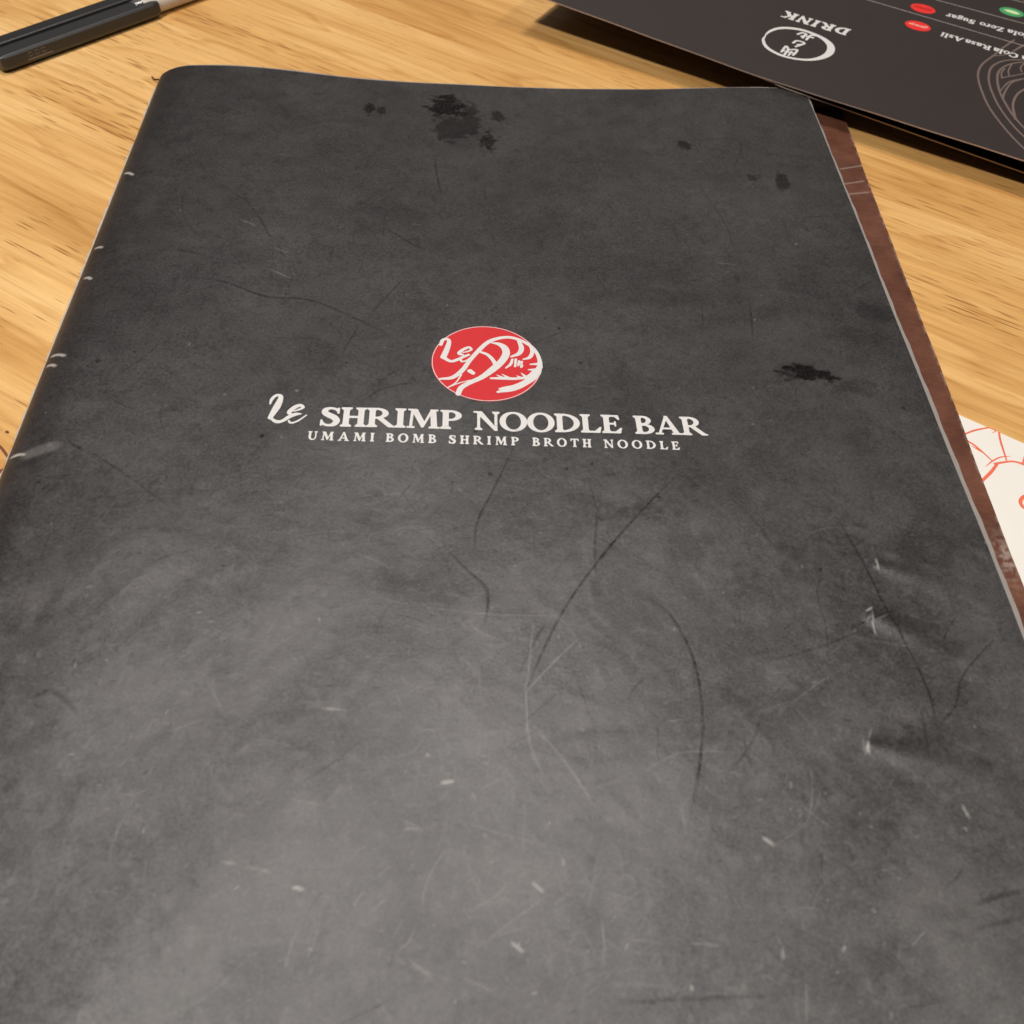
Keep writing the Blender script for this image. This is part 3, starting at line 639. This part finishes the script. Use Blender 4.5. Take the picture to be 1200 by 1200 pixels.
blob(850, 850, 90, 20, .25, .5, .2, 32, 0, 2); blob(1090, 415, 6, 8, .5, .4, .8, 33); blob(480, 1090, 60, 20, .25, .5, .15, 34); blob(330, 1130, 90, 24, .22, .5, .12, 35); blob(1120, 1070, 30, 14, .3, .5, .3, 36)
for u, v, r in [(115, 423, 4), (158, 412, 2), (307, 511, 4), (557, 505, 3), (575, 556, 4), (664, 549, 3), (694, 543, 3), (962, 667, 3), (478, 406, 2), (639, 373, 2), (655, 385, 3), (406, 425, 2), (680, 425, 3), (772, 582, 3), (1060, 478, 3), (262, 663, 3)]:
    blob(u, v, r * .7, r * .6, .49, .3, .9, int(u))
# many fine random scratches, dust and rubbed patches
rng = np.random.default_rng(11)
for k in range(420):
    u = rng.uniform(60, 1180); v = rng.uniform(110, 1190); p = c_at(u, v)[:2]
    if p[0] < 6 or p[0] > 208: continue
    L = rng.gamma(2.0, 2.6); th = rng.uniform(0, math.pi); bend = rng.normal(0, 0.35)
    pts = [p + L * (t * np.array([math.cos(th + bend * t), math.sin(th + bend * t)])) for t in np.linspace(-.5, .5, 4)]
    if rng.random() < 0.5 + 0.25 * (v < 700): put(stain, pts, rng.uniform(.02, .12), rng.uniform(.12, .42), 0.25, n=3)
    else: put(wear, pts, rng.uniform(.0, .08), rng.uniform(.03, .12) * (0.5 + v / 1000), 0.25, n=3)
for k in range(260):
    u = rng.uniform(40, 1180); v = 120 + 1070 * rng.random() ** 0.7; p = c_at(u, v)[:2]; r = rng.uniform(.03, .2)
    (put(wear, [p, p + rng.normal(0, .35, 2)], r, rng.uniform(.10, .35), 0.2, n=2) if rng.random() < .55 else put(stain, [p, p + rng.normal(0, .4, 2)], r, rng.uniform(.3, .6), 0.2, n=2))
for (cu, cv, su, sv_, n_) in ((690, 1075, 70, 45, 130), (560, 960, 120, 60, 60), (1040, 800, 70, 90, 60), (330, 850, 120, 90, 60), (250, 840, 90, 120, 40)):
    for k in range(n_):
        p = c_at(cu + rng.normal(0, su), cv + rng.normal(0, sv_))[:2]
        if not (8 < p[0] < 206): continue
        L = rng.gamma(2.0, 1.3); th = rng.uniform(0, math.pi); bd = rng.normal(0, .25)
        put(wear, [p + L * t * np.array([math.cos(th + bd * t), math.sin(th + bd * t)]) for t in np.linspace(-.5, .5, 4)], rng.uniform(0, .08), rng.uniform(.02, .10), 0.32, n=3)
low = sstep(-110, -230, GY)
T1 = 0.78 * GX - 0.62 * GY; T2 = 0.62 * GX + 0.78 * GY
tone = np.clip((sstep(.30, .80, fbm(T1 / 15, T2 / 19, 51, 6)) + 0.35 * (fbm(T1 / 4.1, T2 / 3.3, 56, 5) - 0.5)) * (0.35 + 0.65 * low) + 0.5 * sstep(.55, .75, fbm(T1 / 2.6, T2 / 2.6, 61, 4)) * low, 0, 1)
fl = sstep(.66, .80, fbm(GX * 0.9, GY * 0.9, 71, 4)) * low * 0.06; wear = np.maximum(wear, fl)
stain = np.maximum(stain, 0.16 * sstep(.60, .80, fbm(GX * 0.5, GY * 0.5, 81, 5)))
stain = np.maximum(stain, 0.10 * sstep(.50, .75, fbm(GX / 11, GY / 8, 91, 5)))
GX2 = GX - 2.3 * np.exp(GY / 70) * sstep(140, 210, GX); GY2 = GY + 2.0 * sstep(-40, 0, GY)
GZ = cover_z(GX2, GY2)
cover = sheet('front_cover', GX2, GY2, GZ, 0.30, [M_COVER, M_CUT], menu, {'stain': stain, 'wear': wear, 'tone': tone}, both=False)
# worn pale paper edge along the spine
sv = np.linspace(-292, -1.0, 900); wav = 0.75 + 0.35 * np.abs(np.sin(sv / 2.1)) + 0.5 * fbm(sv * .8, sv * 0, 5)
X = np.stack([SP0 - wav * (0.45 + 0.55 * fbm(sv / 14, sv * 0 + 3, 6)), SP0 + 0.0 * sv, SP0 + 1.2 + 0 * sv], 1); Y = np.stack([sv] * 3, 1)
sheet('spine_edge', X, Y, np.stack([0.9 + 0 * sv, 1.2 + 0 * sv, 1.2 + 0 * sv], 1), 0.4, M_CUT, menu)
# stray binding thread at the head of the spine
def tube(name, pts, r, mat, parent, ns=6, n=8):
    c = catmull(pts, n); V = []; Fc = []
    for i, p in enumerate(c):
        d = c[min(i + 1, len(c) - 1)] - c[max(i - 1, 0)]; d = d / (np.linalg.norm(d) + 1e-9)
        a = np.cross(d, [0, 0, 1.0]); a = a / (np.linalg.norm(a) + 1e-9); b = np.cross(d, a)
        for k in range(ns): V.append(p + r * (math.cos(2 * math.pi * k / ns) * a + math.sin(2 * math.pi * k / ns) * b))
    for i in range(len(c) - 1):
        for k in range(ns): Fc.append((i * ns + k, i * ns + (k + 1) % ns, (i + 1) * ns + (k + 1) % ns, (i + 1) * ns + k))
    Fc += [tuple(range(ns))[::-1], tuple(range((len(c) - 1) * ns, len(c) * ns))]
    return obj_from(name, V, Fc, mat, parent, True)
tp = lambda L: [on_z(u, v, z) for u, v, z in L]
tube('binding_thread', tp([(178, 90, .4), (181, 93, .7), (186, 93.5, 1.2), (189.5, 95, 1.6), (192, 97, 1.6)]), 0.24, M_THREAD, menu)
tube('binding_thread', tp([(189.5, 95, 1.6), (187, 99, 1.0), (187, 103, .8), (190, 105, 1.4)]), 0.24, M_THREAD, menu)
tube('binding_thread', tp([(186.5, 107, 1.0), (184, 110, .6), (183.5, 114, .5), (185, 115, 1.0)]), 0.16, M_THREAD, menu)

# emblem
ec = (c_at(505.8, 427) + c_at(634.2, 429)) / 2; er = 13.3
ecy = (c_at(571, 382.3)[1] + c_at(570, 471)[1]) / 2; ec = np.array([ec[0], ecy])
pr = Print(); pr.add(*march(sd_ell(ec[0], ec[1], er, er), ec[0] - 14, ec[1] - 14, ec[0] + 14, ec[1] + 14, 0.35))
emb = pr.build('emblem', M_RED, menu, cover_z, 0.045)
E_ = [([(190, 558), (300, 545), (390, 480), (450, 400), (530, 310), (610, 238), (700, 202), (800, 192), (890, 215), (980, 262), (1040, 325), (1068, 400), (1070, 455)], [9, 16, 18, 16, 17, 17, 15, 14, 14, 14, 14, 16, 20]),
      ([(1070, 440), (1035, 520), (940, 592), (830, 640), (700, 672)], [18, 28, 26, 28, 10]), ([(830, 625), (760, 638), (715, 645)], [14, 14, 8]),
      ([(640, 552), (760, 552), (860, 555), (960, 540), (1030, 490)], [9, 15, 12, 14, 20]), ([(690, 522), (740, 545)], [3, 10]), ([(735, 515), (790, 545)], [3, 10]), ([(905, 505), (940, 535)], [3, 12]), ([(865, 530), (900, 545)], [3, 10]),
      ([(352, 688), (378, 635), (450, 592), (560, 542), (660, 470), (730, 408), (772, 340), (760, 285), (710, 252), (648, 240)], [19, 20, 19, 21, 27, 27, 28, 26, 17, 6]),
      ([(540, 318), (610, 345), (660, 395), (690, 450)], [10, 13, 15, 18]), ([(885, 225), (908, 285), (885, 335), (818, 362)], [14, 19, 17, 8]), ([(985, 265), (1003, 318), (980, 368), (922, 386)], [10, 15, 14, 6]),
      ([(1060, 425), (985, 430)], [14, 6]), ([(1050, 478), (968, 476)], [18, 5]), ([(828, 385), (812, 428), (770, 462)], [9, 11, 6]), ([(858, 385), (852, 448)], [10, 9]), ([(888, 402), (880, 440)], [10, 8]), ([(912, 405), (904, 455), (920, 440)], [8, 7, 5]),
      ([(455, 488), (482, 506)], [19, 16]), ([(380, 520), (330, 590), (258, 634)], [6, 5, 4]), ([(258, 634), (350, 597), (455, 568)], [4, 5, 3]),
      ([(198, 255), (215, 218), (250, 206), (272, 228), (255, 290), (222, 365)], [14, 14, 12, 15, 20, 22]), ([(222, 368), (285, 402), (345, 388), (400, 362), (445, 345)], [16, 13, 13, 12, 10]),
      ([(395, 325), (440, 315), (468, 298), (445, 280), (395, 300), (358, 332), (390, 345)], [5, 7, 9, 11, 13, 13, 10]), ([(372, 385), (385, 405), (425, 395), (452, 372)], [9, 8, 6, 3])]
ring_pts = []
prw = draw_strokes(E_, c_at, 7.5, 490, 370, 0.25, 0.13)
prw.add(*march(S(sd_ell(ec[0], ec[1], er - .12, er - .12), sd_ell(ec[0], ec[1], er - .30, er - .30)), ec[0] - 14, ec[1] - 14, ec[0] + 14, ec[1] + 14, 0.16))
art = prw.build('emblem_line_art', M_WHITE, emb, cover_z, 0.075); art.matrix_parent_inverse = emb.matrix_world.inverted() if False else Matrix.Identity(4)
# lettering
L_ = [([(72, 255), (95, 195), (150, 148), (205, 155), (200, 205), (160, 290), (110, 370), (72, 432)], [10, 18, 18, 22, 30, 38, 32, 26]), ([(75, 435), (150, 482), (230, 472), (320, 418), (400, 388), (468, 384)], [14, 22, 20, 24, 22, 8]),
      ([(380, 350), (450, 325), (495, 300), (455, 275), (390, 298), (325, 350), (312, 378), (350, 388)], [8, 14, 16, 22, 26, 26, 16, 12]), ([(310, 470), (325, 495), (370, 495), (440, 465), (538, 398)], [10, 12, 12, 11, 7])]
draw_strokes(L_, c_at, 10.9, 310, 450, 0.235, 0.11).build('script_lettering', M_WHITE, menu, cover_z)
def base(u, a, b): return a[1] + (b[1] - a[1]) * (u - a[0]) / (b[0] - a[0])
pr = Print(); ta, tb = (372, 499.2), (828, 510.4)
for w, u0, u1 in (('SHRIMP', 373, 541), ('NOODLE', 555, 730), ('BAR', 745, 828.5)):
    cap = abs(c_at(600, 485.0)[1] - c_at(600, 506.5)[1])
    lay_word(pr, w, c_at(u0, base(u0, ta, tb)), c_at(u1, base(u1, ta, tb)), cap, track=0.02, bold=0.012)
pr.build('title_lettering', M_WHITE, menu, cover_z)
pr = Print(); ta, tb = (360, 515.3), (797, 527.3)
for w, u0, u1 in (('UMAMI', 360, 438), ('BOMB', 452, 511), ('SHRIMP', 525.5, 608), ('BROTH', 624, 693), ('NOODLE', 708, 797)):
    cap = abs(c_at(570, 515.0)[1] - c_at(570, 524.6)[1])
    lay_word(pr, w, c_at(u0, base(u0, ta, tb)), c_at(u1, base(u1, ta, tb)), cap, track=0.42, cell=0.11, bold=0.02)
pr.build('tagline_lettering', M_WHITE, menu, cover_z)

# ================================================================== the drink leaflet
card = thing('drink_menu', 'folded dark drink leaflet lying upside down over the corner of the booklet', 'menu', (C0[0] + CN[0] * 50, C0[1] + CN[1] * 50, 4))
def st(s, t): return C0[0] + s * CD[0] + t * CN[0], C0[1] + s * CD[1] + t * CN[1]
s_, t_ = np.meshgrid(np.concatenate([np.linspace(S_MIN, S_MAX, 150)]), np.linspace(0, T_MAX, 40))
X, Y = st(s_, t_ + 0.12 * np.sin(s_ / 5.0) * (t_ < 1) * 0.6); sheet('upper_leaf', X, Y, up_z(s_), 0.42, [M_CARD, M_EDGE], card)
ins = np.where(s_ < 8, (8 - s_) * 0.11, 0.068 * np.clip(s_ - 8, 0, 120)) + 0.3
X, Y = st(s_, ins + t_ * (1 - ins / T_MAX)); lz = low_z(s_); lz = lz + (up_z(s_) - 0.42 - lz) * 0.0
sheet('lower_leaf', X, Y, np.minimum(lz, up_z(s_) - 0.6), 0.42, [M_CARD, M_EDGE], card)
# fold joining the two leaves along the far edge
sf = np.linspace(S_MIN, S_MAX, 60); ang = np.linspace(-math.pi / 2, math.pi / 2, 9)
zt = up_z(sf); zb = np.minimum(low_z(sf), up_z(sf) - 0.6) - 0.42
AA, SS = np.meshgrid(ang, sf); zm = ((zt + zb) / 2)[:, None]; hr = ((zt - zb) / 2)[:, None]
X, Y = st(SS, T_MAX + 0.1 + 1.6 * np.cos(AA)); Zf = zm + hr * np.sin(AA)
V = np.stack([X, Y, Zf], 2).reshape(-1, 3)
obj_from('fold', V, grid_quads(9, 60), M_CARD, card, True)
mmk = 0.36
ringp = [([(150, 386), (205, 340), (300, 308), (420, 306), (560, 328), (700, 378), (800, 432), (862, 500), (850, 572), (770, 622), (640, 648), (500, 640), (360, 610), (240, 560), (160, 500), (133, 430), (158, 388)],
          [5, 13, 17, 20, 20, 20, 26, 33, 33, 26, 18, 16, 17, 18, 17, 12, 5]),
         ([(505, 372), (560, 356), (600, 378), (545, 396)], 11), ([(558, 412), (595, 372)], 11), ([(598, 432), (645, 385), (690, 388)], 11), ([(610, 398), (672, 410)], 11),
         ([(455, 466), (500, 442), (578, 470), (485, 505)], 11), ([(500, 482), (560, 482)], 9), ([(330, 562), (380, 502), (402, 540), (362, 592)], 11), ([(400, 540), (500, 542), (455, 598)], 11), ([(352, 550), (478, 580)], 10), ([(405, 600), (440, 560)], 9)]
draw_strokes(ringp, k_at, 9.23, 880, 0, mmk, 0.16).build('ring_emblem', M_WHITE, card, card_z)
pr = Print(); lay_word(pr, 'DRINK', k_at(997.0, 35.0), k_at(921.5, 13.2), 5.2, track=0.20, shear=0.12, cell=0.14, bold=0.04); pr.build('heading_lettering', M_WHITE, card, card_z)
def rule(a, b, w):
    p = k_at(*a)[:2]; q = k_at(*b)[:2]; d = q - p; d /= np.linalg.norm(d); n = np.array([-d[1], d[0]]) * w / 2
    L = np.linalg.norm(q - p); V = []; Fc = []; K = int(L / 3) + 1
    for i in range(K + 1): V += [p + d * L * i / K - n, p + d * L * i / K + n]
    Fc = [(2 * i, 2 * i + 2, 2 * i + 3, 2 * i + 1) for i in range(K)]
    pr = Print(); pr.add(np.array(V), Fc); return pr
for a, b in (((1000, -8 + 3), (1260, 71.5)), ((1075, -6), (1260, 44)), ((1160, -7), (1250, 16))):
    rule(a, b, 0.42).build('row_rule', M_RULE, card, card_z)
def badge(u, v, w, h, mat, smat, script):
    c = k_at(u, v)[:2]; rx = np.linalg.norm(k_at(u + w, v + w * .13)[:2] - k_at(u - w, v - w * .13)[:2]) / 2
    fs = sd_ell(0, 0, rx, rx * h)
    V, Fc = march(fs, -rx * 1.1, -rx * 1.1, rx * 1.1, rx * 1.1, 0.25)
    R = np.array([[CD[0], CN[0]], [CD[1], CN[1]]]); pr = Print(); pr.add(V @ R.T + c, Fc)
    o = pr.build('drink_badge', mat, card, card_z, 0.05)
    pr = Print()
    V, Fc = march(U(*[sd_stroke(np.array(p) * rx, np.array(r) * rx) for p, r in script]), -rx, -rx, rx, rx, 0.10); pr.add(V @ R.T + c, Fc)
    s = pr.build('badge_lettering', smat, o, card_z, 0.085); s.matrix_parent_inverse = Matrix.Identity(4)
_scr = [([(.62, .05), (.72, .2), (.55, .28), (.42, .08), (.55, -.1)], .05), ([(.36, .05), (.26, .15), (.2, 0), (.32, -.05), (.36, .05)], .045), ([(.1, .08), (.0, .13), (.0, -.05), (.1, -.03)], .045),
        ([(-.1, .1), (-.2, .12), (-.2, -.03), (-.08, -.04), (-.1, .1)], .045), ([(-.3, .1), (-.42, .22), (-.5, .05), (-.38, -.1)], .05), ([(-.55, .05), (-.64, .1), (-.68, -.02), (-.58, -.06)], .045)]
badge(1075.5, 30.5, 15.2, .80, M_BADGE_RED, M_PINK, _scr)
badge(1081.5, 10.3, 14.6, .80, M_BADGE_RED, mat_simple('badge_dark_script_print', (0.45, 0.012, 0.012), 0.45, 0.4, 300, 0.06, 0.1), _scr)
badge(1185.5, 14.3, 14.4, .80, M_GREEN, M_PALE, [([(-.55, .06), (-.2, .1), (.2, .06), (.55, 0)], [.10, .2, .22, .12]), ([(-.4, -.12), (.1, -.15), (.45, -.16)], [.05, .1, .05])])
pr = Print()
def row(words, a, slope, capmm):
    for w, u0, u1 in words:
        lay_word(pr, w, k_at(u0, a + slope * u0), k_at(u1, a + slope * u1), capmm, track=0.07, cell=0.12, bold=0.025)
# baselines (upper side in the picture, as the writing stands upside down)
row([('Sugar', 1143.5, 1110), ('Zero', 1177, 1149), ('Cola', 1211, 1181), ('Coca', 1246, 1215)], 16.2 - 1112 * .262, .262, 3.4)
row([('Asli', 1130, 1104), ('Rasa', 1162, 1132), ('Cola', 1194, 1165), ('Coca', 1230, 1198)], 37.8 - 1104 * .292, .292, 3.4)
pr.build('row_lettering', M_WHITE, card, card_z)
K_ = [([(590, 180), (490, 250), (430, 300), (340, 370), (308, 440), (320, 530), (380, 680), (460, 800), (560, 920), (680, 1040), (820, 1150)], 8), ([(430, 305), (520, 295), (600, 260), (680, 215)], 6),
      ([(720, 340), (600, 335), (500, 345), (420, 385), (392, 450), (400, 540), (460, 680), (550, 810), (650, 920), (780, 1030)], 8),
      ([(760, 360), (640, 355), (540, 375), (475, 420), (458, 480), (475, 580), (530, 690), (590, 780), (680, 880), (800, 990)], [8, 8, 8, 9, 9, 9, 9, 9, 8, 8]), ([(490, 475), (580, 460), (680, 440), (760, 430)], 6), ([(480, 580), (540, 515), (620, 490), (760, 470)], [4, 7, 8, 7]),
      ([(500, 640), (520, 580), (570, 515), (640, 490)], [8, 7, 6, 5]), ([(600, 800), (580, 690), (610, 610), (680, 560), (780, 530)], [10, 9, 9, 9, 9]), ([(495, 480), (490, 440), (515, 405)], 6), ([(550, 460), (545, 420), (570, 370)], 6), ([(650, 430), (640, 395), (670, 360)], 6),
      ([(580, 270), (640, 230), (720, 200)], 6), ([(700, 700), (760, 640), (860, 600)], 9), ([(700, 700), (720, 800), (800, 900)], 9)]
draw_strokes(K_, k_at, 6.67, 1100, 20, 0.30, 0.2).build('line_art', M_ART, card, card_z, 0.035)

# ================================================================== the pen
pen = thing('pen', 'black capped pen with a flat clip and clear barrel lying on the oak table', 'pen', (-35, 30, 0))
pa = on_z(8, 89, 0.0); pb = on_z(172, 29, 0.0)
PD = (pb - pa) / np.linalg.norm(pb - pa); PN = np.array([-PD[1], PD[0], 0.0]); PZ = np.array([0, 0, 1.0]); CAPL = np.linalg.norm(pb - pa) + 7
def pl(s, y, z): return pa + PD * s + PN * y + PZ * z
def loft(name, secs, mat, parent, smooth=False, cap=True):
    """secs: list of (s, [(y, z), ...])"""
    n = len(secs[0][1]); V = [pl(s, y, z) for s, pf in secs for y, z in pf]; Fc = []
    for i in range(len(secs) - 1):
        for k in range(n): Fc.append((i * n + k, i * n + (k + 1) % n, (i + 1) * n + (k + 1) % n, (i + 1) * n + k))
    if cap: Fc += [tuple(range(n))[::-1], tuple(range((len(secs) - 1) * n, len(secs) * n))]
    o = obj_from(name, V, [f[::-1] for f in Fc], mat, parent, smooth)
    bv = o.modifiers.new('bevel', 'BEVEL'); bv.width = 0.00025; bv.segments = 2; bv.limit_method = 'ANGLE'
    return o
def inset(pf, k):
    c = np.mean(pf, 0); return [tuple(c + (np.array(p) - c) * k) for p in pf]
oct_ = [(1.9, 0.0), (0.35, 1.3), (0.0, 2.0), (0.5, 5.0), (1.0, 5.7), (5.6, 6.2), (8.0, 5.0), (8.6, 2.5), (7.6, 0.0)]
loft('cap', [(0.0, inset(oct_, .80)), (1.2, inset(oct_, .95)), (3.0, oct_), (CAPL - 2.5, oct_), (CAPL, inset(oct_, .90))], M_BLACK, pen)
clip = [(6.7, 5.2), (6.7, 6.5), (7.0, 6.8), (11.0, 7.0), (11.4, 6.6), (11.4, 5.6), (11.0, 5.2)]
loft('clip', [(1.4, inset(clip, .9)), (2.0, clip), (CAPL - 4, clip), (CAPL - 3, inset(clip, .9))], M_BLACK, pen)
# pocket of the clip root and the small notch
circ = lambda cy, cz, r, n=28: [(cy + r * math.cos(2 * math.pi * k / n), cz + r * math.sin(2 * math.pi * k / n)) for k in range(n)][::-1]
loft('barrel', [(CAPL - 8, circ(4.6, 3.5, 3.1)), (150, circ(4.6, 3.5, 3.1))], M_CLEAR, pen, True)
loft('label_sleeve', [(CAPL - 5, circ(4.6, 3.5, 3.22)), (146, circ(4.6, 3.5, 3.22))], M_LABEL, pen, True, False)
loft('barrel_end', [(150.05, circ(4.6, 3.5, 3.1)), (158, circ(4.6, 3.5, 2.7)), (160, circ(4.6, 3.5, 2.0))], M_BLACK, pen, True)
# moulded marking on the near facet of the cap
def facet(sx, f): # f 0..1 up the near facet
    a = np.array(oct_[2]); b = np.array(oct_[3]); q = a + (b - a) * f; nrm = np.array([-(b - a)[1], (b - a)[0]]); nrm /= np.linalg.norm(nrm)
    q = q + nrm * 0.05; return pl(sx, q[0], q[1])
def mark(strokes, name, wid):
    V = []; Fc = []
    for (s0, f0), (s1, f1) in strokes:
        d = np.array([s1 - s0, (f1 - f0) * 3.0]); L = np.linalg.norm(d); d /= L; n = np.array([-d[1], d[0]]) * wid / 2; k = len(V)
        for a, b, sg in ((s0, f0, 1), (s0, f0, -1), (s1, f1, -1), (s1, f1, 1)): V.append(facet(a + sg * n[0], b + sg * n[1] / 3.0))
        Fc.append((k, k + 1, k + 2, k + 3))
    return obj_from(name, V, Fc, M_PENMARK, pen)
seg = []
for s0 in (9.2, 11.6, 14.0):
    seg += [((s0, .42), (s0, .50)), ((s0, .70), (s0, .78)), ((s0 + 1.3, .42), (s0 + 1.3, .50)), ((s0 + 1.3, .70), (s0 + 1.3, .78)), ((s0 + .15, .80), (s0 + 1.1, .80)), ((s0 + .15, .42), (s0 + 1.1, .42))]
mark(seg, 'moulded_marking', 0.22); mark([((8.6, .14), (17.5, .14))], 'moulded_line', 0.35)
# print on the label film
lab = []
for k, s0 in enumerate((72, 76, 80, 84, 88)):
    a0 = 1.9; pts = [(s0 + dx, a0 + da) for dx, da in ((0, 0), (1.2, .25), (2.4, 0), (1.2, -.25), (0, 0))]
    lab += list(zip(pts[:-1], pts[1:]))
V = []; Fc = []
for (s0, a0), (s1, a1) in lab:
    k = len(V)
    for s, a in ((s0, a0), (s0 + .3, a0 + .03), (s1 + .3, a1 + .03), (s1, a1)): V.append(pl(s, 4.6 + 3.27 * math.cos(a), 3.5 + 3.27 * math.sin(a)))
    Fc.append((k, k + 1, k + 2, k + 3))
obj_from('label_print', V, Fc, M_GREY, pen)
